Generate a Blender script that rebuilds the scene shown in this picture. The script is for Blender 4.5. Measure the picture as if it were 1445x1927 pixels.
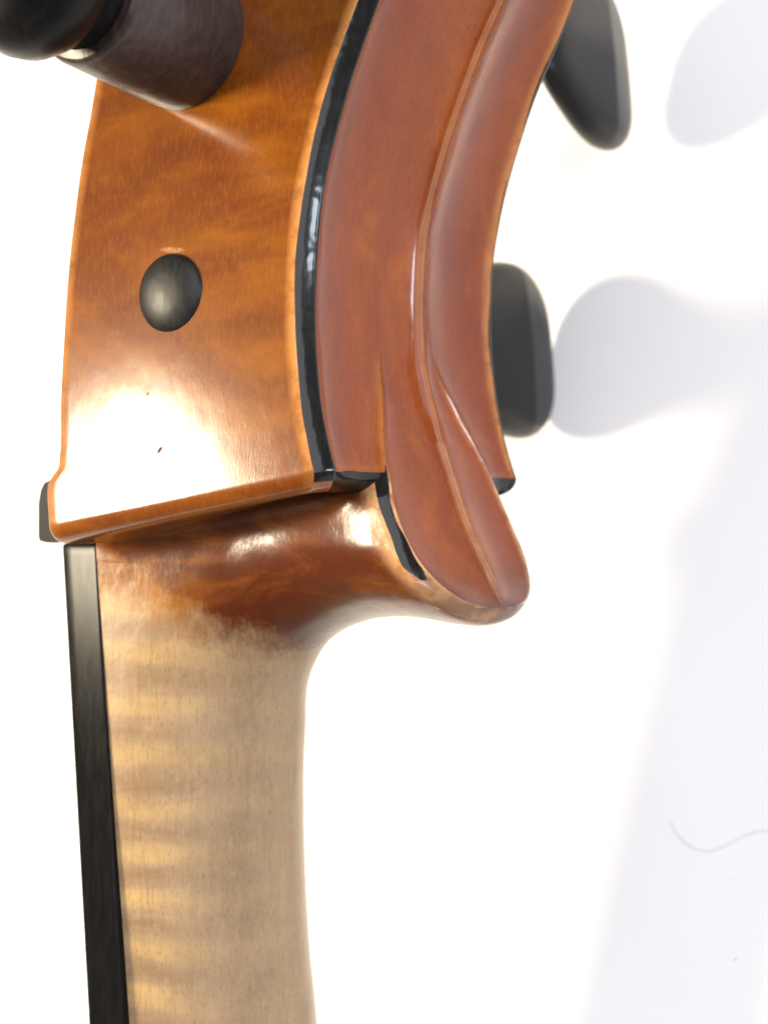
import bpy, math, random
import numpy as np
from mathutils import Matrix, Vector

for o in list(bpy.data.objects):
    bpy.data.objects.remove(o)
scene = bpy.context.scene
MM = 0.001

# ------------------------------------------------------------------ frames
# Instrument frame (mm): u = front -> back, v = along the neck towards the
# scroll, w = towards the upper side. The cello lies on its side, pitched by
# PITCH against the tabletop; the lower peg head touches the table.
PITCH = math.radians(14.4)
n_loc = Vector((0, math.sin(PITCH), math.cos(PITCH)))
y_loc = Vector((0, math.cos(PITCH), -math.sin(PITCH)))
ROT = Matrix((Vector((1, 0, 0)), y_loc, n_loc)).to_4x4()
TABLE_PT = (Vector((-17.6, 25.8, -61.0)) - 14.3 * n_loc) * MM
CELLO = Matrix.Translation((0, 0, -(ROT.to_3x3() @ TABLE_PT).z)) @ ROT

# ------------------------------------------------------------------ camera
A = math.radians(31.0)
cam_d = bpy.data.cameras.new("camera")
cam = bpy.data.objects.new("camera", cam_d)
scene.collection.objects.link(cam)
right = Vector((math.cos(A), 0, -math.sin(A)))
back = Vector((math.sin(A), 0, math.cos(A)))
up = Vector((0, 1, 0))
cm = Matrix((right, up, back)).transposed().to_4x4()
cm.translation = Vector((70.01, 0, 124.16)) * MM
cam.matrix_world = CELLO @ cm
cam_d.sensor_fit = 'VERTICAL'
cam_d.sensor_height = 36
cam_d.sensor_width = 27
cam_d.lens = 36 * 2425 / 1927
cam_d.clip_start = 0.005
cam_d.clip_end = 50
cam_d.dof.use_dof = True
cam_d.dof.focus_distance = 0.128
cam_d.dof.aperture_fstop = 30
scene.camera = cam
scene.render.resolution_x = 767
scene.render.resolution_y = 1024

# ------------------------------------------------------------------ light
world = bpy.data.worlds.new("World")
scene.world = world
world.use_nodes = True
bg = world.node_tree.nodes["Background"]
bg.inputs[0].default_value = (0.97, 0.97, 1.0, 1)
bg.inputs[1].default_value = 0.20

def area(name, loc, aim, size, size_y, power, color, shape='RECTANGLE'):
    d = bpy.data.lights.new(name, 'AREA')
    d.shape = shape
    d.size = size
    d.size_y = size_y
    d.energy = power
    d.color = color
    o = bpy.data.objects.new(name, d)
    scene.collection.objects.link(o)
    o.location = loc
    o.rotation_euler = (Vector(aim) - Vector(loc)).to_track_quat('-Z', 'Y').to_euler()
    return o

# desk lamp above the front side of the instrument, window low behind its back
LA = math.radians(43.0)
lamp_loc = CELLO @ (Vector((-20, 6, 20)) * MM + Vector((-math.sin(LA), 0.04, math.cos(LA))) * 0.37)
area("desk_lamp", lamp_loc, CELLO @ Vector((-0.015, 0.0, 0.0)), 0.092, 0.092, 3.5,
     (1.0, 0.86, 0.62), 'DISK')
area("window_light", (1.9, 0.16, 0.36), (0, 0.02, 0.08), 0.28, 0.40, 13.0, (0.78, 0.90, 1.0))
area("room_light", (0.85, 0.30, 1.35), (0, 0, 0.05), 2.0, 2.0, 44.0, (0.95, 0.95, 1.0))

vs = scene.view_settings
vs.view_transform = 'Standard'
vs.look = 'None'
vs.exposure = 0
vs.gamma = 1
vs.use_curve_mapping = False
scene.render.engine = 'CYCLES'

# ------------------------------------------------------------------ helpers
def spline(xs, ys):
    """monotone-ish cubic (PCHIP) interpolator"""
    x = np.array(xs, float); y = np.array(ys, float)
    i = np.argsort(x); x = x[i]; y = y[i]
    h = np.diff(x); d = np.diff(y) / h
    m = np.zeros_like(x)
    m[0] = d[0]; m[-1] = d[-1]
    for k in range(1, len(x) - 1):
        m[k] = (d[k - 1] * h[k] + d[k] * h[k - 1]) / (h[k] + h[k - 1])
    def f(q):
        q = np.asarray(q, float)
        k = np.clip(np.searchsorted(x, q) - 1, 0, len(x) - 2)
        t = (q - x[k]) / h[k]
        ext = (q < x[0]) | (q > x[-1])
        r = ((2*t**3 - 3*t**2 + 1) * y[k] + (t**3 - 2*t**2 + t) * h[k] * m[k]
             + (-2*t**3 + 3*t**2) * y[k+1] + (t**3 - t**2) * h[k] * m[k+1])
        lo = y[0] + (q - x[0]) * m[0]
        hi = y[-1] + (q - x[-1]) * m[-1]
        return np.where(ext, np.where(q < x[0], lo, hi), r)
    return f

def sstep(a, b, x):
    t = np.clip((np.asarray(x, float) - a) / (b - a), 0, 1)
    return t * t * (3 - 2 * t)

def mesh_obj(name, verts, faces, mat, parent=None, sharp=None, attrs=None, merge=True):
    me = bpy.data.meshes.new(name)
    me.from_pydata([tuple(float(c) for c in v) for v in verts], [], faces)
    if attrs:
        for k, val in attrs.items():
            a = me.attributes.new(k, 'FLOAT', 'POINT')
            a.data.foreach_set('value', np.asarray(val, np.float32).ravel())
    import bmesh
    bm = bmesh.new()
    bm.from_mesh(me)
    if merge:
        bmesh.ops.remove_doubles(bm, verts=bm.verts, dist=2e-6)
    bmesh.ops.recalc_face_normals(bm, faces=bm.faces)
    bm.to_mesh(me)
    bm.free()
    me.shade_smooth()
    if sharp:
        me.set_sharp_from_angle(angle=math.radians(sharp))
    me.materials.append(mat)
    o = bpy.data.objects.new(name, me)
    scene.collection.objects.link(o)
    if parent:
        o.parent = parent
    return o

def grid_faces(nr, nc, wrap=False, cap0=False, cap1=False):
    f = []
    for i in range(nr - 1):
        for j in range(nc if wrap else nc - 1):
            k = (j + 1) % nc
            f.append((i*nc + j, i*nc + k, (i+1)*nc + k, (i+1)*nc + j))
    if cap0:
        f.append(tuple(range(nc - 1, -1, -1)))
    if cap1:
        f.append(tuple((nr - 1)*nc + j for j in range(nc)))
    return f

def tag(o, label=None, cat=None, kind=None, group=None):
    if label: o['label'] = label
    if cat: o['category'] = cat
    if kind: o['kind'] = kind
    if group: o['group'] = group
    return o

# ------------------------------------------------------------------ materials
class NT:
    def __init__(s, name):
        s.m = bpy.data.materials.new(name)
        s.m.use_nodes = True
        s.t = s.m.node_tree
        s.b = s.t.nodes["Principled BSDF"]
        tc = s.t.nodes.new("ShaderNodeTexCoord")
        s.mm = s.vm('SCALE', tc.outputs['Object'], scale=1000.0)
        sx = s.t.nodes.new("ShaderNodeSeparateXYZ")
        s.l(s.mm, sx.inputs[0])
        s.u, s.v, s.w = sx.outputs
    def l(s, a, b): s.t.links.new(a, b)
    def put(s, sock, val):
        if isinstance(val, (int, float)): sock.default_value = val
        elif isinstance(val, (tuple, list)):
            sock.default_value = tuple(val) + ((1,) if len(val) == 3 and len(sock.default_value) == 4 else ())
        else: s.l(val, sock)
    def vm(s, op, a, b=None, scale=None):
        n = s.t.nodes.new("ShaderNodeVectorMath"); n.operation = op
        s.put(n.inputs[0], a)
        if b is not None: s.put(n.inputs[1], b)
        if scale is not None: n.inputs['Scale'].default_value = scale
        return n.outputs[0]
    def ma(s, op, a, b=None, c=None, clamp=False):
        n = s.t.nodes.new("ShaderNodeMath"); n.operation = op; n.use_clamp = clamp
        s.put(n.inputs[0], a)
        if b is not None: s.put(n.inputs[1], b)
        if c is not None: s.put(n.inputs[2], c)
        return n.outputs[0]
    def noise(s, scale=(1, 1, 1), rot=(0, 0, 0), sc=1.0, detail=3, rough=.5, dist=0.0, off=(0, 0, 0)):
        mp = s.t.nodes.new("ShaderNodeMapping")
        mp.inputs['Scale'].default_value = scale
        mp.inputs['Rotation'].default_value = rot
        mp.inputs['Location'].default_value = off
        s.l(s.mm, mp.inputs[0])
        n = s.t.nodes.new("ShaderNodeTexNoise")
        s.l(mp.outputs[0], n.inputs['Vector'])
        n.inputs['Scale'].default_value = sc
        n.inputs['Detail'].default_value = detail
        n.inputs['Roughness'].default_value = rough
        n.inputs['Distortion'].default_value = dist
        return n.outputs['Fac']
    def mr(s, x, a, b, c=0.0, d=1.0, smooth=True):
        n = s.t.nodes.new("ShaderNodeMapRange")
        n.interpolation_type = 'SMOOTHSTEP' if smooth else 'LINEAR'
        s.put(n.inputs[0], x)
        for i, q in zip((1, 2, 3, 4), (a, b, c, d)): s.put(n.inputs[i], q)
        return n.outputs[0]
    def mix(s, f, a, b, mode='MIX'):
        n = s.t.nodes.new("ShaderNodeMix"); n.data_type = 'RGBA'; n.blend_type = mode
        s.put(n.inputs[0], f); s.put(n.inputs[6], a); s.put(n.inputs[7], b)
        return n.outputs[2]
    def attr(s, name):
        n = s.t.nodes.new("ShaderNodeAttribute"); n.attribute_name = name
        return n.outputs['Fac']
    def bump(s, h, dist, strength=1.0, prev=None):
        n = s.t.nodes.new("ShaderNodeBump")
        n.inputs['Distance'].default_value = dist
        s.put(n.inputs['Strength'], strength)
        s.put(n.inputs['Height'], h)
        if prev is not None: s.l(prev, n.inputs['Normal'])
        return n.outputs[0]
    def blob(s, cu, cv, ru, rv, ang=0.0):
        """soft elliptical mask on the cheek at (cu, cv) mm"""
        ca, sa = math.cos(ang), math.sin(ang)
        du = s.ma('SUBTRACT', s.u, cu); dv = s.ma('SUBTRACT', s.v, cv)
        a = s.ma('DIVIDE', s.ma('ADD', s.ma('MULTIPLY', du, ca), s.ma('MULTIPLY', dv, sa)), ru)
        b = s.ma('DIVIDE', s.ma('SUBTRACT', s.ma('MULTIPLY', dv, ca), s.ma('MULTIPLY', du, sa)), rv)
        r = s.ma('ADD', s.ma('MULTIPLY', a, a), s.ma('MULTIPLY', b, b))
        return s.mr(r, 0.25, 1.0, 1.0, 0.0)

def coat(m, rough, cr, weight=1.0, spec=0.3, nrm=None, cnrm=None):
    b = m.b
    m.put(b.inputs['Roughness'], rough)
    b.inputs['Specular IOR Level'].default_value = spec
    b.inputs['Coat Weight'].default_value = weight
    m.put(b.inputs['Coat Roughness'], cr)
    b.inputs['Coat IOR'].default_value = 1.39
    if nrm is not None: m.l(nrm, b.inputs['Normal'])
    if cnrm is not None: m.l(cnrm, b.inputs['Coat Normal'])

def varnish_color(m):
    big = m.noise((.07, .13, .08), sc=1.0, detail=4, rough=.6, dist=.6)
    flame = m.noise((.03, .20, .05), rot=(0, 0, .14), sc=1.0, detail=2, rough=.5, dist=1.0, off=(3, 1, 7))
    grain = m.noise((2.6, .8, 1.6), rot=(0, 0, -.55), sc=1.0, detail=4, rough=.65)
    fleck = m.noise((5, 1.6, 4), rot=(0, 0, -.6), sc=1.0, detail=2, rough=.6)
    c = m.mix(m.mr(big, .35, .68), (.165, .038, .0020), (.265, .080, .0032))
    c = m.mix(m.mr(flame, .45, .68, 0, .42), c, (.115, .024, .003))
    c = m.mix(m.mr(grain, .42, .72, 0, .30), c, (.33, .112, .008))
    c = m.mix(m.mr(fleck, .58, .74, 0, .38), c, (.085, .018, .003))
    return c, grain, fleck

def back_color(m):
    long_ = m.noise((.12, .03, .12), sc=1.0, detail=3, rough=.5, dist=.3, off=(9, 4, 2))
    fl = m.noise((.09, .10, .11), rot=(0, 0, .1), sc=1.0, detail=5, rough=.62, dist=.5, off=(6, 2, 5))
    gr = m.noise((2.6, .30, 2.6), sc=1.0, detail=4, rough=.65, off=(1, 7, 2))
    fk = m.noise((4.5, 1.0, 4.5), rot=(.5, 0, 0), sc=1.0, detail=2, rough=.6, off=(3, 3, 1))
    c = m.mix(m.mr(long_, .30, .72), (.230, .040, .0060), (.320, .066, .0075))
    c = m.mix(m.mr(fl, .47, .72, 0, .34), c, (.50, .140, .008))
    c = m.mix(m.mr(fl, .45, .28, 0, .2), c, (.13, .020, .003))
    c = m.mix(m.mr(gr, .48, .72, 0, .34), c, (.11, .018, .003))
    c = m.mix(m.mr(fk, .58, .74, 0, .35), c, (.09, .014, .003))
    return c

def m_lump(m):
    # the carved back is less even than the flat cheek
    return m.ma('ADD', .07, m.ma('MULTIPLY', m.attr('backside'), .16))

def mat_pegbox():
    m = NT("varnished_maple")
    c, grain, fleck = varnish_color(m)
    # the back is stained redder than the cheeks
    red = m.attr('backside')
    cr_ = back_color(m)
    c = m.mix(red, c, cr_)
    # worn arrises: varnish rubbed thin, wood shows through
    wn = m.noise((.5, .5, .5), sc=1.0, detail=4, rough=.7)
    w = m.ma('MULTIPLY', m.attr('wear'), m.mr(wn, .25, .6, .35, 1.0), clamp=True)
    c = m.mix(m.ma('MULTIPLY', w, .9), c, (.72, .32, .085))
    # small scuffs on the upper cheek
    sc1 = m.blob(-17.5, 27.15, 1.9, .34, -.12)
    top = m.mr(m.w, 18.0, 19.0)
    sc = m.ma('MULTIPLY', m.ma('MULTIPLY', sc1, m.mr(fleck, .35, .6, .1, .6)), top)
    c = m.mix(sc, c, (.62, .36, .16))
    sp = m.ma('MULTIPLY', m.ma('MAXIMUM', m.blob(-18.3, 6.4, .62, .28, .8), m.blob(-20.2, 12.3, .3, .14, .8)), top)
    c = m.mix(sp, c, (.10, .03, .005))
    c = m.mix(1.0, c, (.74, .72, .72), 'MULTIPLY')
    m.l(c, m.b.inputs['Base Color'])
    h = m.ma('ADD', m.ma('MULTIPLY', grain, .5), m.ma('MULTIPLY', fleck, .5))
    b1 = m.bump(h, .00006, .35)
    lump = m.noise((.22, .16, .22), sc=1.0, detail=2, rough=.5)
    b2 = m.bump(lump, .0004, m_lump(m))
    b2 = m.bump(h, .00002, .3, b2)
    coat(m, .5, .16, 1.0, .03, b1, b2)
    m.l(m.ma('SUBTRACT', 1.0, sp), m.b.inputs['Coat Weight'])
    return m.m

def mat_neck():
    m = NT("neck_maple")
    c, grain, fleck = varnish_color(m)
    dk = m.noise((.10, .30, .10), sc=1.0, detail=4, rough=.6, dist=.8, off=(5, 2, 1))
    c = m.mix(m.mr(dk, .32, .60, .1, .85), c, (.085, .016, .003))
    cr_ = back_color(m)
    c = m.mix(m.attr('backside'), c, cr_)
    wn = m.noise((.5, .5, .5), sc=1.0, detail=4, rough=.7)
    w = m.ma('MULTIPLY', m.attr('wear'), m.mr(wn, .25, .6, .35, 1.0), clamp=True)
    c = m.mix(m.ma('MULTIPLY', w, .95, clamp=True), c, (.80, .44, .20))
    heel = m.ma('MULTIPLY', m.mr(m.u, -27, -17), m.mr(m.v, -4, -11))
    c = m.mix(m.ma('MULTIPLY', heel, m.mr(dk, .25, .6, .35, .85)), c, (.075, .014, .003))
    # bare, flamed maple of the playing neck
    wob = m.noise((.05, .05, .05), sc=1.0, detail=2)
    ph = m.ma('ADD', m.ma('ADD', m.ma('MULTIPLY', m.v, 1.12), m.ma('MULTIPLY', m.u, .07)), m.ma('MULTIPLY', wob, 5.5))
    st = m.ma('ADD', m.ma('MULTIPLY', m.ma('SINE', ph), .5), .5)
    sn = m.noise((.11, .36, .08), sc=1.0, detail=5, rough=.62, dist=.7)
    st = m.ma('ADD', m.ma('MULTIPLY', st, .38), m.ma('MULTIPLY', sn, .75))
    fade = m.mr(m.u, -29.0, -19.0, 1.0, .12)
    flame = m.ma('MULTIPLY', m.mr(st, .48, .80), fade)
    bare = m.mix(flame, (.375, .252, .140), (.53, .355, .148))
    dkst = m.ma('MULTIPLY', m.mr(st, .55, .25, 0.0, .6), fade)
    bare = m.mix(dkst, bare, (.21, .125, .055))
    bn = m.noise((.12, .22, .12), sc=1.0, detail=4, rough=.6, off=(1, 8, 3))
    bare = m.mix(m.mr(bn, .4, .7, 0, .4), bare, (.26, .165, .085))
    pore = m.noise((5.5, 1.4, 4.5), rot=(0, 0, -.55), sc=1.0, detail=2, rough=.6, off=(4, 4, 4))
    bare = m.mix(m.mr(pore, .54, .70, 0, .42), bare, (.17, .09, .035))
    fib = m.noise((2.4, .14, 2.4), rot=(0, 0, .05), sc=1.0, detail=4, rough=.65, off=(8, 1, 4))
    bare = m.mix(m.mr(fib, .42, .72, 0, .30), bare, (.20, .125, .06))
    fib2 = m.noise((1.1, .5, 1.1), rot=(0, 0, -.6), sc=1.0, detail=4, rough=.7, off=(2, 6, 4))
    bare = m.mix(m.mr(fib2, .50, .75, 0, .35), bare, (.50, .36, .20))
    crack = m.noise((.35, .12, .35), sc=1.0, detail=2)
    cu = m.ma('SUBTRACT', m.ma('ADD', m.u, m.ma('MULTIPLY', m.v, .118)), m.ma('ADD', -34.0, m.ma('MULTIPLY', crack, 1.4)))
    cm_ = m.ma('MULTIPLY', m.mr(m.ma('ABSOLUTE', cu), .02, .11, 1.0, 0.0), m.ma('MULTIPLY', m.mr(m.v, -28, -33), m.mr(m.v, -50, -46)))
    bare = m.mix(m.ma('MULTIPLY', cm_, .3), bare, (.12, .06, .03))
    # ragged end of the varnish
    e1 = m.noise((.22, .30, .22), sc=1.0, detail=5, rough=.65, off=(2, 2, 2))
    e2 = m.noise((2.4, .7, 2.0), rot=(0, 0, -.4), sc=1.0, detail=2)
    lim = m.ma('ADD', m.mr(m.u, -33.0, -12.0, -8.8, -16.6, False), m.ma('ADD', m.ma('MULTIPLY', m.ma('SUBTRACT', e1, .5), 7.5), m.ma('MULTIPLY', m.ma('SUBTRACT', e2, .5), 3.0)))
    f = m.mr(m.ma('SUBTRACT', m.v, lim), -3.0, 3.0)
    f = m.ma('MAXIMUM', f, m.mr(m.u, -6.5, -3.5))
    thin = m.ma('MULTIPLY', m.mr(m.ma('SUBTRACT', m.v, lim), 1.0, 4.5, 1.0, 0.0), m.mr(m.u, -20, -28))
    c = m.mix(m.ma('MULTIPLY', thin, .55), c, (.50, .20, .022))
    m.l(m.mix(1.0, m.mix(f, bare, c), (.74, .72, .72), 'MULTIPLY'), m.b.inputs['Base Color'])
    h = m.ma('ADD', m.ma('MULTIPLY', grain, .4), m.ma('MULTIPLY', pore, .6))
    b1 = m.bump(h, .00008, .4)
    lump = m.noise((.3, .25, .3), sc=1.0, detail=3, rough=.55)
    b2 = m.bump(lump, .0005, .20)
    b2 = m.bump(h, .00003, .4, b2)
    coat(m, .5, m.mr(f, 0, 1, .33, .25), .9, .04, b1, b2)
    return m.m

def mat_black(name, base=.012, rough=.3, cr=.12, lump=.3, weight=.6, streak=(.12, .9, .12), tint=(1, .94, .92), spec=.25):
    m = NT(name)
    n1 = m.noise((1.5, .25, 1.5), sc=1.0, detail=3, rough=.6)
    c = m.mix(m.mr(n1, .35, .7), tuple(base*.8*q for q in tint), tuple(base*1.3*q for q in tint))
    m.l(c, m.b.inputs['Base Color'])
    wv = m.noise(streak, rot=(0, 0, .7), sc=1.0, detail=1, rough=.4, dist=.6)
    fine = m.noise((3, .6, 3), rot=(0, 0, -.5), sc=1.0, detail=2)
    b = m.bump(wv, .0010, lump)
    b = m.bump(fine, .000012, .3, b)
    coat(m, m.mr(n1, .3, .7, rough*.93, rough*1.07), cr, weight, spec, b, b)
    return m.m

def mat_table():
    m = NT("white_tabletop")
    n = m.noise((.03, .03, .03), sc=1.0, detail=6, rough=.6)
    m.l(m.mix(n, (.79, .785, .78), (.84, .84, .84)), m.b.inputs['Base Color'])
    m.b.inputs['Roughness'].default_value = .55
    m.b.inputs['Specular IOR Level'].default_value = .25
    p = m.noise((1.2, 1.2, 1.2), sc=1.0, detail=3)
    m.l(m.bump(p, .0001, .4), m.b.inputs['Normal'])
    return m.m

def mat_plain(name, col, rough=.6):
    m = NT(name)
    n = m.noise((3, 3, 3), sc=1.0, detail=2)
    m.l(m.mix(n, tuple(q*.8 for q in col), tuple(min(1, q*1.2) for q in col)), m.b.inputs['Base Color'])
    m.b.inputs['Roughness'].default_value = rough
    return m.m

M_PEGBOX = mat_pegbox()
M_NECK = mat_neck()
M_PAINT = mat_black("black_edge_paint", .008, .25, .09, .05, .65, (.40, .45, .40), (1, .94, .92), .1)
M_FB = mat_black("ebony_fingerboard", .006, .21, .30, .012, 0.0, (.3, .12, .3), (1, .97, .98), .065)
M_NUT = mat_black("ebony_nut", .014, .34, .35, .03, 0.0, (.2, .2, .2), (1, .98, .95), .025)
M_PEG = mat_black("ebony_peg", .006, .34, .30, .03, 0.0, (.3, .3, .3), (1, .96, 1.0), .16)
M_PEGEND = mat_black("dull_ebony_peg_end", .010, .46, .4, .04, 0.0, (.3, .3, .3), (1, .96, .95), .28)
M_BARREL = mat_black("worn_ebony_barrel", .030, .40, .32, .12, .3, (.4, .4, .4), (1.15, .72, .6))
M_TABLE = mat_table()

# ------------------------------------------------------------------ setting
T = 1.6
nT = 24
tv, tf = [], []
for i in range(nT + 1):
    for j in range(nT + 1):
        tv.append((-T + 2*T*j/nT, -T + 2*T*i/nT, 0))
tf = grid_faces(nT + 1, nT + 1)
table = mesh_obj("tabletop", tv, tf, M_TABLE, merge=False)
tag(table, kind="structure")

# ------------------------------------------------------------------ the cello
cello = bpy.data.objects.new("cello", None)
scene.collection.objects.link(cello)
cello.matrix_world = CELLO
cello.empty_display_size = 0.02
tag(cello, "orange-brown varnished cello pegbox and neck lying on its side above the white tabletop", "cello")

hw = lambda v: 22.3 - .055 * np.asarray(v, float)
U_front = spline([-6, -3.2, 0, 2.4, 3.3, 4.1, 4.7, 6, 11.8, 18.85, 25.9, 32.8, 38.6, 43.7, 48.3, 55.7, 60.8, 75, 95],
                 [-33.9, -34.2, -34.6, -34.85, -34.7, -34.0, -33.45, -33.25, -33.35, -33.2, -32.9, -32.2, -31.4, -30.35, -29.55, -28.2, -27.1, -23.6, -17.5])
U_E = spline([1, 3, 5.8, 10.5, 15.7, 21, 25.7, 30.9, 35, 40, 45.4, 49.4, 55.8, 60.4, 75, 95],
             [3.3, 2.5, 1.5, .25, -.55, -.9, -.8, -.35, .5, 1.9, 3.9, 5.6, 8.9, 11.2, 19, 29])
SP_OFF = spline([0, 3.7, 8.4, 14, 20, 30, 40, 50, 95], [1.9, 1.75, 1.55, 1.2, 1.0, 1.0, 1.45, 1.7, 1.7])
S_u = spline([-10.2, -8, -5.5, -3, -1.24, 1, 3.7, 8.4, 12, 16, 20, 24],
             [10.5, 9.35, 8.05, 6.8, 5.97, 5.05, 4.12, 2.5, 1.55, .72, .15, -.25])
HT = spline([-10.2, -10.0, -9.6, -9.0, -8.0, -7.0, -5.8, -4.3, -2.6, -.8, 1.0, 3, 6.2, 9, 12, 15, 18, 20, 24],
            [0, 3.4, 5.8, 7.7, 9.6, 10.8, 11.75, 12.4, 12.65, 12.7, 12.5, 11.95, 10.9, 9.6, 8.1, 6.7, 5.3, 4.6, 3.6])
E_OFF = spline([-10.2, -8, -4, 0, 6, 12, 16, 18, 20, 24], [0.0, .55, .95, 1.0, 1.05, 1.3, 1.5, 1.9, 2.8, 4.2])
BEV_U, BEV_W = 1.15, 1.6

def flute(x, depth):
    """gouge profile, x=0 at the spine band .. 1 at the outer edge"""
    return depth * np.power(np.clip(np.sin(np.pi * np.clip(x, 0, 1)), 0, 1), .62)

def pegbox_flute(vb, w):
    uE = float(U_E(vb)); uS = uE + float(SP_OFF(vb)); wE = float(hw(vb)) - BEV_W
    if w < .7: return uS - .24 + .04*(w < .3)
    w = max(w, .75)
    x = (w - .75) / (wE - .22 - .75)
    return uE + (uS - uE)*(1 - x)**1.3 - float(flute(x, 1.9 * ((wE - .75)/19.0)**.7))

def chin_profile(vb, w):
    """back of the chin, w = 0 (spine) .. HT (edge)"""
    hT = max(float(HT(vb)), .01); uS = float(S_u(vb)); uE = uS - float(E_OFF(vb))
    band = min(.75, hT*.3)
    x = min(max((w - band) / (hT - band), 0), 1)
    dep = 1.15 * float(sstep(-10.2, -7, vb))
    return uE + (uS - uE)*(1 - x)**1.2 - float(flute(x, dep)) - (.2*float(sstep(-9.5, -5, vb)) if w < min(.7, hT*.2) else 0)

def spine_cols(w0, n):
    """columns from w0 down to the spine: crisp shoulders at .78, shallow groove inside"""
    ws = list(np.linspace(w0, .78, n - 2)) if w0 > 1.2 else list(np.linspace(w0, w0*.3, n - 2))
    ws += [.60 if w0 > 1.2 else w0*.15, 0.0]
    return [(float(w), k/(n - 1)) for k, w in enumerate(ws)]

def back_profile(vb, w, outer):
    pf = pegbox_flute(vb, w)
    q = float(sstep(20, 10.5, vb))
    if q <= 0: return pf
    if not outer:
        return chin_profile(vb, w)*q + pf*(1 - q)
    hT = float(HT(vb)); wE = float(hw(vb)) - BEV_W - .22
    x = min(max((w - hT)/(wE - hT), 0), 1)
    uE = float(U_E(vb)); uI = chin_profile(vb, hT) - .16
    own = uE + (uI - uE)*(1 - x)**1.3 - float(flute(x, 1.9*((wE - hT)/19.0)**.7))
    return own*q + pf*(1 - q)

# --- pegbox -----------------------------------------------------------------
def pegbox_row(vb, inset=0.0, drop=0.0, cav=1.0):
    """half outline (near side): columns from front centre to spine, arrays u,v,w, wear, back"""
    H = float(hw(vb)) - inset
    vf = vb - float(np.interp(vb, [2, 30, 95], [5.9, 1.5, -6]))
    uF = float(U_front(vf)) + inset * .35
    uE = float(U_E(vb)) - inset
    uK = uE - BEV_U
    wE = H - BEV_W
    uS = float(U_E(vb)) + float(SP_OFF(vb)) - inset
    P = []   # (u, w, wear, back)
    # cavity floor and inner wall
    wi = max(H - 6.5, 2.0)
    uc = uF + 1.0 + cav * 21
    P += [(uc, 0, 0, 0), (uc, wi*.5, 0, 0), (uc - .6, wi - .8, 0, 0), (uc - 1.6*cav - .2, wi, 0, 0), (uF + .5, wi, 0, 0), (uF + .08, wi + .5, .3, 0), (uF, wi + 1.2, .2, 0)]
    P += [(uF, (wi + H)/2 + .6, 0, 0)]
    for a in np.linspace(0, math.pi/2, 5):
        P.append((uF + .7 - .7*math.cos(a), H - .7 + .7*math.sin(a), .55 if a > .3 else .2, 0))
    u0 = uF + .7
    for t in np.linspace(0, 1, 30)[1:-1]:
        P.append((u0 + (uK - .25 - u0)*t, H + .25*math.sin(math.pi*t), .0 if t < .985 else .3, 0))
    P.append((uK - .25, H, .9, 0))
    P.append((uK, H - .06, 1.0, 0.2))
    for t in (.06, .3, .55, .8, .94):
        P.append((uK + (uE - uK)*t, H - BEV_W*t - .05 + .1*math.sin(math.pi*t), .35 if .1 < t < .9 else 1.0, .3))
    P.append((uE, wE, 1.0, .5))
    P.append((uE - .02, wE - .22, .8, .8))
    # below v = 20 the flutes run up to the edges of the chin instead of the spine
    q = float(sstep(20, 10.5, vb))
    wI = min(float(HT(vb)) if vb < 24 else 3.6, wE - 1.0)
    w0 = wE - .22
    for t in np.linspace(0, 1, 25)[1:]:
        w = w0 + (wI - w0) * t
        P.append((back_profile(vb, w, True) - inset, w, max(.55*q*float(sstep(.93, 1, t)), .5*float(sstep(.06, .03, t))), 1.0))
    for w, t in spine_cols(wI, 21):
        P.append((back_profile(vb, w, False) - inset, w, max(.55*q*float(sstep(.1, 0, t)), .42*float(sstep(.90, .95, t))*(.4 if t > .99 else 1)), 1.0))
    P = np.array(P)
    kk = np.clip((P[:, 0] - uF) / max(uE - uF, 1), 0, 1.1)
    kk = np.where(P[:, 3] >= .45, 1.0, kk)
    v = vf + (vb - vf) * kk - drop
    return np.stack([P[:, 0], v, P[:, 1]], 1), P[:, 2], P[:, 3]

def mirror_row(r):
    m = r[::-1].copy()[1:-1]
    m[:, 2] *= -1
    return np.vstack([r, m])

rows, wears, backs = [], [], []
VB0 = 4.1
R0 = 2.1
def add_row(args, wmul=None, kill=None):
    r, w_, b_ = pegbox_row(*args)
    rows.append(mirror_row(r))
    w2 = w_.copy()
    if wmul is not None: w2 = np.maximum(w2, wmul * (b_ * 0 + 1))
    if kill is not None: w2 = w2 * kill
    wears.append(np.concatenate([w2, w2[::-1][1:-1]]))
    backs.append(np.concatenate([b_, b_[::-1][1:-1]]))
for q in (9.0, 5.0, 2.6):
    add_row((VB0, q, R0, 0.0), None, 0)
for a in np.linspace(math.pi/2, 0, 7):
    add_row((VB0, R0*(1 - math.cos(a)), R0*math.sin(a), 0.0), .18 if a < .2 else None, .3)
vlist = np.concatenate([np.linspace(VB0 + .35, 12, 18), np.linspace(12.6, 95, 120)])
for vb in vlist:
    cav = float(sstep(8.5, 14, vb))
    e = .2 * math.exp(-((vb - VB0)/.45)**2)
    add_row((vb, 0.0, 0.0, cav), e)
NC = rows[0].shape[0]
V = np.vstack(rows) * MM
F = grid_faces(len(rows), NC, wrap=True, cap0=True, cap1=True)
pegbox = mesh_obj("pegbox", V, F, M_PEGBOX, cello, 38, {'wear': np.concatenate(wears), 'backside': np.concatenate(backs)})
tag(pegbox, "orange-brown varnished pegbox with a fluted back")

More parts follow.
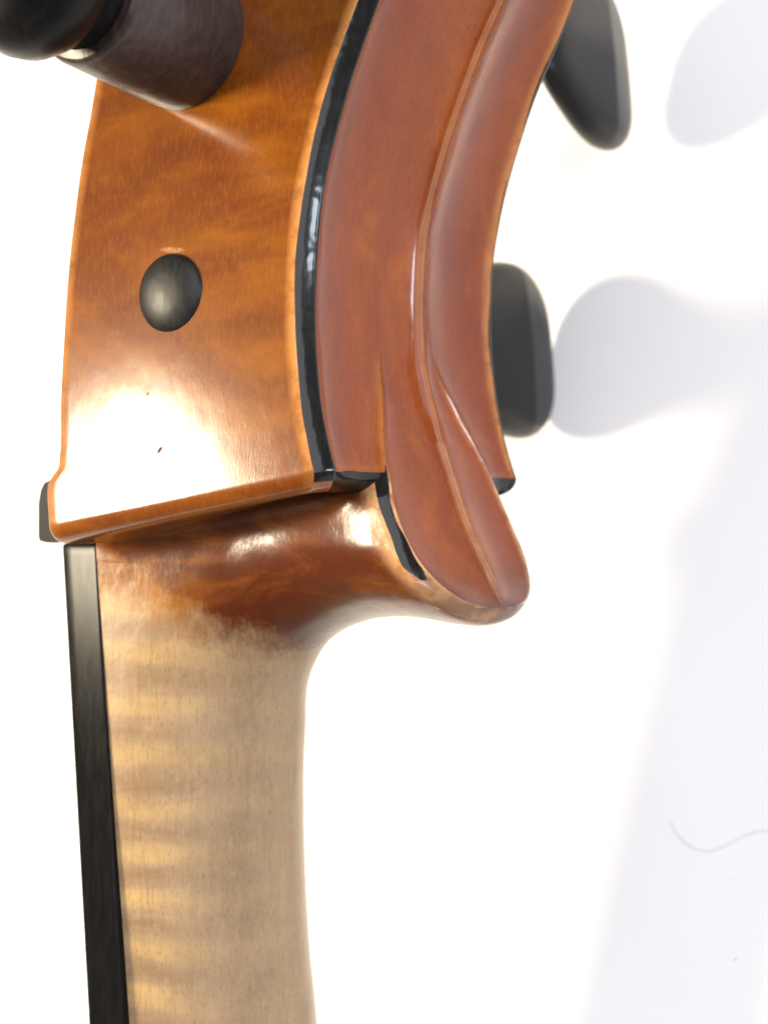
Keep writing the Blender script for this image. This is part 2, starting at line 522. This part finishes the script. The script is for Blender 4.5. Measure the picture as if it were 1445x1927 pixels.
# --- black painted edging on the pegbox bevel ---------------------------------
NH = (NC + 2) // 2
iK = 8 + 5 + 28            # index of the point just before K
def strip(name, grid, parent, off, seed, wob=.07, taper=0):
    """painted film lying on a grid of points (rows x cols x 3, mm)"""
    rng = np.random.default_rng(seed)
    g = np.array(grid, float)
    nr, nc = g.shape[:2]
    du = np.gradient(g, axis=0); dv = np.gradient(g, axis=1)
    n = np.cross(du, dv)
    n /= np.maximum(np.linalg.norm(n, axis=2, keepdims=True), 1e-9)
    ctr = np.array([-16, g[:, :, 1].mean(), 0])
    if ((g - ctr) * n).sum() < 0: n = -n
    def wander(k):
        z = rng.normal(size=nr)
        z = np.convolve(z, np.hanning(k + 2)[1:-1], 'same')
        return z / max(z.std(), 1e-6)
    ea = dv[:, 0] / np.maximum(np.linalg.norm(dv[:, 0], axis=1, keepdims=True), 1e-9)
    eb = dv[:, -1] / np.maximum(np.linalg.norm(dv[:, -1], axis=1, keepdims=True), 1e-9)
    g = g + n * off
    g[:, 0] += ea * (wander(15) * wob)[:, None]
    g[:, -1] += eb * (wander(15) * wob)[:, None]
    for i in range(taper):
        mid = g[i].mean(0)
        g[i] = mid + (g[i] - mid) * (.25 + .75*(i + rng.random()*.8)/taper)
    lip0 = g[:, 0] - n[:, 0]*off*2.2; lip1 = g[:, -1] - n[:, -1]*off*2.2
    g = np.concatenate([lip0[:, None], g, lip1[:, None]], 1)
    top = g[:1] - 0; 
    nr, nc = g.shape[:2]
    return mesh_obj(name, g.reshape(-1, 3)*MM, grid_faces(nr, nc), M_PAINT, parent, 50)

rws = np.array(rows)
for side in (0, 1):
    sel = list(range(iK + 1, iK + 9))
    if side: sel = [(NC - k) % NC for k in sel]
    g = rws[3 + 4:, sel, :]
    # densify along the length
    o = strip("black_edge_paint", g, pegbox, .07, 3 + side)
    # black end of the ear: the rounded lower edge of the flutes
    sel = list(range(iK + 7, iK + 7 + 27))
    if side: sel = [(NC - k) % NC for k in sel]
    g = rws[3:10, sel, :].copy()
    strip("black_ear_end", g.transpose(1, 0, 2), pegbox, .06, 9 + side, .05)

# --- neck with the chin (tongue) that overlaps the pegbox back -----------------
U_S = lambda v: U_E(v) + SP_OFF(v) - .16
FB_u = lambda v: -35.5 + (-3.7 - np.asarray(v, float)) * .1065
hN = lambda v: 13.3 + .030 * np.maximum(-np.asarray(v, float), 0)

# keyed rows that end on the playing neck and the underside of the chin
kv = np.array([-96, -75, -59.5, -54.7, -48.6, -42.5, -36.3, -31, -27.5, -24.8, -22.6, -20.6, -18.8, -17.0, -14.9, -12.8, -10.9, -9.2, -7.6, -6.8, -6.2, -5.8])
bu = np.array([-13.3, -14.5, -16.0, -16.6, -17.1, -17.4, -17.5, -17.4, -17.1, -16.9, -15.8, -14.3, -12.2, -9.4, -5.8, -1.8, 1.9, 5.2, 7.5, 8.9, 9.8, 10.4])
bv = np.array([-96, -75, -59.5, -54.7, -48.6, -42.5, -36.3, -30.4, -25.6, -21.6, -18.6, -16.3, -14.5, -13.1, -12.05, -11.6, -11.65, -12.0, -12.2, -12.1, -11.6, -10.7])
d0f = np.array([.12]*8 + [.12, .12, .13, .14, .15, .17, .2, .23, .25, .27, .28, .29, .3, .3])
pp = np.array([2.0]*8 + [2.0, 2.08, 2.2, 2.4, 2.65, 2.9, 3.1, 3.2, 3.3, 3.3, 3.3, 3.3, 3.2, 3.2])
hb = np.array([1.0]*8 + [1.0, .99, .98, .97, .96, .95, .94, .93, .925, .92, .92, .92, .92, .92])
s_in = np.arange(len(kv))
s_f = np.concatenate([np.linspace(0, 8, 50), np.linspace(8, len(kv) - 1, 90)[1:]])
KV, BU, BV, D0, PP, HB = [spline(s_in, q)(s_f) for q in (kv, bu, bv, d0f, pp, hb)]

NS, NB, NFl = 40, 8, 34      # side, bevel, flute columns
RR = spline(s_in, [15.4]*8 + [15.2, 14.8, 14.2, 13.2, 12.0, 10.8, 9.8, 9.2, 8.8, 8.4, 8.2, 8.0, 8.0, 8.0])(s_f)
BC = np.stack([BU, BV], 1)
def half_width(u, v):
    """half width of the neck body over the side view, rounded towards its outline"""
    u = np.atleast_1d(np.asarray(u, float)); v = np.atleast_1d(np.asarray(v, float))
    d2 = (u[:, None] - BC[None, :, 0])**2 + (v[:, None] - BC[None, :, 1])**2
    k = np.clip(d2.argmin(1), 1, len(BC) - 2)
    best = np.full(len(u), 1e9); rr = np.zeros(len(u))
    for o in (-1, 0):
        a = BC[k + o]; e = BC[k + o + 1] - a
        t = np.clip(((u - a[:, 0])*e[:, 0] + (v - a[:, 1])*e[:, 1]) / (e**2).sum(1), 0, 1)
        dd = np.hypot(u - a[:, 0] - t*e[:, 0], v - a[:, 1] - t*e[:, 1])
        r_ = RR[k + o]*(1 - t) + RR[k + o + 1]*t
        m = dd < best
        best = np.where(m, dd, best); rr = np.where(m, r_, rr)
    x = np.clip(best / rr, 0, 1)
    g = np.sqrt(np.clip(1 - (1 - x)**2, 0, 1))
    wm = hN(v) - 2.7*np.clip((u + 36)/18, 0, 1) + 3.3*sstep(-14, 3, u)
    return wm * g

def neck_underside_row(i):
    vf = KV[i]; uf = float(FB_u(vf))
    L = math.hypot(BU[i] - uf, BV[i] - vf)
    tot = NS + NB + NFl
    c = float(sstep(8, 19, s_f[i]))
    th = np.linspace(0, 1, NS + NB)
    ta = np.sin(th * math.pi/2)
    tk = 1 - 1.6 / L
    tb = np.concatenate([tk * (1 - (1 - np.linspace(0, 1, NS))**1.25), tk + (1 - tk) * np.sin(np.linspace(0, 1, NB + 1)[1:] * math.pi/2)])
    t = ta * (1 - c) + tb * c
    t = np.concatenate([t, np.ones(NFl)])
    u = uf + (BU[i] - uf) * t
    ee = 1 + 1.3*float(sstep(14, 17, s_f[i]))
    v = vf + (BV[i] - vf) * t**ee
    w = half_width(u, v)
    w[NS + NB - 1:] = 0
    rim = float(sstep(14.5, 17.5, s_f[i]))
    wear = rim * sstep(NS - 4, NS, np.arange(tot)) * .9
    return np.stack([u, v, w], 1), wear, np.zeros(tot)

def neck_tongue_row(vb):
    tot = NS + NB + NFl
    k = float(np.interp(vb, [-10.2, -5, 0], [-4.8, -1.0, 0.0]))
    vf = vb - k
    uf = float(FB_u(max(vf, -60))) if vf < -3.7 else -33.0 - 2.5*math.exp((-3.7 - vf)/1.5)
    h = float(hN(vf)) - (.25 if vf > -3.7 else 0)
    uS = float(S_u(vb)); hT = float(max(HT(vb), 0)); uE = uS - float(E_OFF(vb))
    off = float(np.interp(vb, [-20, 7.5, 10, 14, 24], [.04, .04, -.5, -1.2, -2.5]))
    uE = (back_profile(vb, hT, False) if vb > 4 else chin_profile(vb, hT)) + off
    bev = float(np.interp(vb, [1.5, 5.0], [1.2, .12]))
    sd = float(sstep(1.5, 5.0, vb))
    uK = uE - float(np.interp(vb, [1.5, 5.0], [1.25, 1.9]))
    vK = vf + (vb - vf) * (uK - uf) / (uS - uf)
    hK = float(half_width(uK, vK)[0])
    q = float(sstep(-4, -1, vb))
    hK = hK * (1 - q) + (hT + bev) * q
    P = []
    tt = 1 - (1 - np.linspace(0, 1, NS))**1.25
    us = uf + (uK - uf) * tt
    vs_ = vf + (vb - vf) * (us - uf) / (uS - uf)
    ws = half_width(us, vs_)
    ws = ws + (hK - ws[-1]) * tt**4
    ws = ws * (1 - sd) + (hK + .25*(uK - us)/35) * sd
    for u, base, t in zip(us, ws, tt):
        P.append((u, base, .9*float(sstep(.93, 1.0, t)) if vb < 3 else 0, 0 if vb < 3 else .9))
    for t in np.linspace(0, 1, NB + 1)[1:]:
        a = t * math.pi/2
        P.append((uK + (uE - uK) * (t*.7 + .3*math.sin(a)), hK + (hT - hK) * (t*.7 + .3*(1 - math.cos(a))), ((1.0 if t > .8 else .75) if vb < 3 else .3*t), (.1 if vb < 3 else .9)))
    for w, t in spine_cols(hT, NFl + 1)[1:]:
        own = (back_profile(vb, w, False) if vb > 4 else chin_profile(vb, w)) + off
        P.append((own, w, max(.42*float(sstep(.92, .96, t))*(.4 if t > .99 else 1), .6*float(sstep(.05, 0.0, t))), 1.0 if t > .03 else .5))
    P = np.array(P)
    v = vf + (vb - vf) * np.clip((P[:, 0] - uf) / (uS - uf), 0, 1)
    # concave fillet against the underside of the pegbox ledge
    vl = -3.2 + (P[:, 0] + 34.2) * (5.5/35.6)
    fil = 1.3 * np.exp(-np.clip(vl - v - .3, 0, 9)/.75) * sstep(-35.4, -32, P[:, 0]) * (1 - sstep(-4, .5, P[:, 0])) * (1 - sd)
    return np.stack([P[:, 0], v, P[:, 1] + fil], 1), P[:, 2], P[:, 3]

nrows, nwear, nback = [], [], []
for i in range(len(KV)):
    r, w_, b_ = neck_underside_row(i)
    nrows.append(r); nwear.append(w_); nback.append(b_)
NU = len(nrows)
tv_ = np.concatenate([-10.2 + 1.2*np.linspace(0, 1, 12)**2, np.linspace(-8.9, -5, 20), np.linspace(-4.7, 24, 70)])
for vb in tv_:
    r, w_, b_ = neck_tongue_row(float(vb))
    nrows.append(r); nwear.append(w_); nback.append(b_)
NR = np.array(nrows)
full, fw, fb_ = [], [], []
for r, w_, b_ in zip(NR, nwear, nback):
    m = r[::-1][1:].copy(); m[:, 2] *= -1
    full.append(np.vstack([r, m])); fw.append(np.concatenate([w_, w_[::-1][1:]])); fb_.append(np.concatenate([b_, b_[::-1][1:]]))
NCN = full[0].shape[0]
neck = mesh_obj("neck", np.vstack(full)*MM, grid_faces(len(full), NCN, wrap=True, cap0=True, cap1=True), M_NECK, cello, 40,
                {'wear': np.concatenate(fw), 'backside': np.concatenate(fb_)})
tag(neck, "neck of bare flamed maple below a varnished rounded chin")
# black paint along the tongue edge
i0 = NU + int(np.searchsorted(tv_, -6.9)); i1 = NU + int(np.searchsorted(tv_, 6.5))
for side in (0, 1):
    g = NR[i0:i1, NS - 1:NS + NB - 1].copy()
    if side: g[:, :, 2] *= -1
    strip("black_edge_paint", g, neck, .06, 21 + side, .10, 6)

# --- fingerboard and nut -------------------------------------------------------
def fb_row(v, shrink=0.0):
    ub = float(FB_u(v)) - .03
    h = float(hN(v)) + .02 - shrink
    th = 5.45
    r = .5
    pts = [(ub, h - .12), (ub - .15, h)]
    for t in (.25, .5, .75): pts.append((ub - .15 - (th - .15 - r)*t, h))
    for a in np.linspace(0, math.pi/2, 5): pts.append((ub - th + r - r*math.sin(a), h - r + r*math.cos(a)))
    half = pts[:]
    arch = []
    wr = h - r
    for x in np.linspace(wr, -wr, 25)[1:-1]:
        arch.append((ub - th - 4.2*(1 - (x/wr)**2), x))
    mir = [(a, -b) for a, b in half[::-1]]
    allp = half + arch + mir
    return [(a + (shrink*.5 if i > 1 else 0), v, b) for i, (a, b) in enumerate(allp)]
fr = [fb_row(-3.72, .35), fb_row(-3.85, .08), fb_row(-4.2)] + [fb_row(v) for v in np.linspace(-5, -96, 60)]
nf = len(fr[0])
fbo = mesh_obj("fingerboard", np.array(fr).reshape(-1, 3)*MM, grid_faces(len(fr), nf, True, True, True), M_FB, cello, 35)

def nut_section(w):
    top = -44.6 - 3.0*(1 - (w/13.6)**2)
    return [(-33.4, 3.75), (-42.8, 3.85), (-43.9, 3.5), (top + .25, 2.6), (top - .1, 1.0), (top - .1, -2.9), (top + .1, -3.45), (-43.5, -3.68), (-33.4, -3.66)]
nw_ = np.concatenate([[-13.4], np.linspace(-13.2, 13.2, 25), [13.4]])
nv = [[(a if abs(w) < 13.3 else a + .12*(a < -35), b*(1 if abs(w) < 13.3 else .97), w) for a, b in nut_section(w)] for w in nw_]
mesh_obj("nut", np.array(nv).reshape(-1, 3)*MM, grid_faces(len(nw_), 9, True, True, True), M_NUT, cello, 30)

# --- pegs ------------------------------------------------------------------------
def frame(base, axis, spin):
    z = Vector(axis).normalized()
    x = Vector((0, 1, 0)) - z*z.y
    x.normalize()
    y = z.cross(x)
    x2 = x*math.cos(spin) + y*math.sin(spin)
    y2 = z.cross(x2)
    m = Matrix((x2, y2, z)).transposed().to_4x4()
    m.translation = Vector(base)
    return m

def lathe(name, prof, mtx, mat, parent, n=56, sharp=35):
    pts = []
    for z, r in prof:
        for k in range(n):
            a = 2*math.pi*k/n
            pts.append(tuple((mtx @ Vector((r*math.cos(a), r*math.sin(a), z)))*MM))
    return mesh_obj(name, pts, grid_faces(len(prof), n, True, True, True), mat, parent, sharp)

def thumb(name, mtx, mat, parent, z0, R=13.9, RZ=17.3):
    """flat rounded peg head: plate in local x-z, hollowed near the collar, swelling to the rim"""
    zc = z0 + RZ - 1.0
    zk = z0 + .58 * 2*RZ                       # ridge across the face
    def thick(x, z):
        t = float(np.interp(z, [z0 - 2, z0, zk, z0 + 2*RZ], [2.2, 2.2, 3.5, 1.7]))
        return t * (1 - .10*abs(x)/R)
    XP = spline([0, .08, .25, .42, .58, .70, .80, .88, .94, .98, 1.0], [.56, .66, .82, .95, 1.0, .985, .91, .78, .59, .36, .06])
    zz = [zc - RZ*math.cos(math.pi*k/24) for k in range(25)]
    zz += [zk] + [zc + RZ - .25*RZ*(1 - math.cos(math.pi/2*k/8)) for k in range(1, 8)]
    zz = sorted(set(round(q, 4) for q in zz))
    zz = [q for k, q in enumerate(zz) if k in (0, len(zz) - 1) or abs(q - round(zk, 4)) < 1e-6 or (min(abs(q - zz[k-1]), abs(q - zk)) > .12)]
    NX = 41
    xs_ = [math.sin(math.pi/2 * (-1 + 2*k/(NX - 1))) for k in range(NX)]
    pts = []
    for sgn in (1, -1):
        for z in zz:
            ze = max(0.0, 1 - ((z - zc)/RZ)**2)
            sz = (z - zc + RZ)/(2*RZ)
            X = R * float(XP(sz)) * ze**.0
            for q in xs_:
                x = X*q
                rho = min(1.0, math.sqrt((x/R)**2 + ((z - zc)/RZ)**2))
                edge = max(1 - min(1.0, abs(q))**8, 0)**.5 * max(1 - abs((z - zc)/RZ)**9, 0)**.5
                pts.append((x, sgn*thick(x, z)*edge, z))
    nr = len(zz)
    f = grid_faces(nr, NX)
    faces = f + [tuple(i + nr*NX for i in q[::-1]) for q in f]
    o = mesh_obj(name, [tuple((mtx @ Vector(p))*MM) for p in pts], faces, mat, parent)
    me = o.data
    inv = mtx.inverted()
    loc = [inv @ (v.co/MM) for v in me.vertices]
    sh = me.attributes.get('sharp_edge') or me.attributes.new('sharp_edge', 'BOOLEAN', 'EDGE')
    for e in me.edges:
        p, q = loc[e.vertices[0]], loc[e.vertices[1]]
        if abs(p.z - zk) < .02 and abs(q.z - zk) < .02 and abs(p.x) < R*.93:
            sh.data[e.index].value = True
    return o

# upper (near) peg, thick barrel standing towards the viewer
near = frame((-16.4, 49.0, 0), (0, 0, 1), math.radians(70))
prof = [(-21, 5.0), (17, 6.6), (19.5, 7.25), (22, 7.35), (34.3, 6.9), (34.9, 6.65), (35.1, 6.35)]
p1 = lathe("peg", prof, near, M_BARREL, cello)
tag(p1, "thick scuffed dark brown peg barrel standing out of the upper cheek")
lathe("collar", [(34.8, 5.6), (36.6, 5.4), (37.6, 5.9), (38.6, 7.3), (39.9, 8.05), (41.4, 8.25), (42.9, 7.9), (44.0, 7.0), (44.8, 6.0), (46.5, 5.4), (48, 5.2)], near, M_PEG, p1, sharp=60)
thumb("thumb_piece", near, M_PEG, p1, 44.6, RZ=15.0)

def far_peg(u, v, tilt, spin, label, dome_r, col, z0):
    ax = Vector((0, tilt, -1)).normalized()
    m = frame((u, v, 0), ax, spin)
    top = float(hw(v))
    r = dome_r
    pr = [(-top - 1.6, .15), (-top - 1.57, .6)]
    for a in np.linspace(.28, 1, 8): pr.append((-top - 1.6*math.cos(a*math.pi/2)**1.0, r*math.sin(a*math.pi/2)))
    pr += [(-top + .6, r + .05), (0, r + .8), (top, r + 1.6), (top + .8, r + 3.3), (top + 13.5, r + 3.2), (top + 14, r + 2.6)]
    s = lathe("peg", pr, m, M_PEGEND, cello)
    tag(s, label)
    e = z0 - 41.4
    lathe("collar", [(top + 13.6, 4.4), (top + 15, 4.3), (top + 16.2, col - .9), (top + 17.6, col - .2), (top + 19.2, col), (top + 19.8, col - .3), (top + 20.4, col - .7), (top + 21 + e, 3.4), (top + 24 + e, 3.0)], m, M_PEG, s, sharp=60)
    thumb("thumb_piece", m, M_PEG, s, z0)
    return s
far_peg(-17.6, 23.3, .036, math.radians(-4), "black peg whose domed end pokes out of the lower cheek", 4.2, 6.4, 41.4)
far_peg(-6.2, 70.5, .01, math.radians(-5), "black peg whose head shows behind the upper right of the pegbox", 4.2, 6.2, 46.8)

# ------------------------------------------------------------------ small things on the table
M_HAIR = mat_plain("hair", (.50, .48, .48))
def tube(name, pts, r, mat):
    V_, n = [], 6
    P_ = [Vector(p) for p in pts]
    for i, p in enumerate(P_):
        t = (P_[min(i+1, len(P_)-1)] - P_[max(i-1, 0)]).normalized()
        a = t.cross(Vector((0, 0, 1))).normalized(); b = a.cross(t)
        for k in range(n):
            q = 2*math.pi*k/n
            V_.append(tuple(p + (a*math.cos(q) + b*math.sin(q))*r))
    return mesh_obj(name, V_, grid_faces(len(P_), n, True, True, True), mat)

hair_pts = spline(range(9), [9.34, 10.51, 12.58, 14.93, 17.15, 19.31, 21.47, 23.35, 24.36]), spline(range(9), [-29.12, -30.86, -32.24, -32.67, -31.79, -30.34, -29.18, -28.66, -28.39])
pts = [(float(hair_pts[0](t))*MM, float(hair_pts[1](t))*MM, .00010 + .00008*math.sin(t*1.3)**2) for t in np.linspace(0, 8, 48)]
tag(tube("hair_strand", pts, .000032, M_HAIR), "thin curved grey hair lying on the white tabletop at lower right", "hair")

M_DUST = mat_plain("dust", (.35, .33, .33))
def dust(x, y, r, label, seed):
    rng = random.Random(seed)
    V_, rings, n = [], 5, 7
    for i in range(rings):
        th = math.pi*(i + .4)/(rings - .2)
        for k in range(n):
            q = 2*math.pi*k/n
            rr = r*(.7 + .6*rng.random())
            V_.append(((x*MM + rr*math.sin(th)*math.cos(q)*1.5), y*MM + rr*math.sin(th)*math.sin(q), r*.7 + rr*.7*math.cos(th)))
    tag(mesh_obj("dust_speck", V_, grid_faces(rings, n, True, True, True), M_DUST), label, "dust", group="dust specks on the tabletop")
dust(18.8, -36.0, .00008, "tiny dust speck just below the hair on the tabletop", 1)
dust(19.9, -46.6, .00011, "tiny dust speck on the tabletop near the lower right corner", 2)
dust(14.45, 49.2, .00008, "tiny dust speck on the tabletop inside the shadow of the lower peg head", 3)
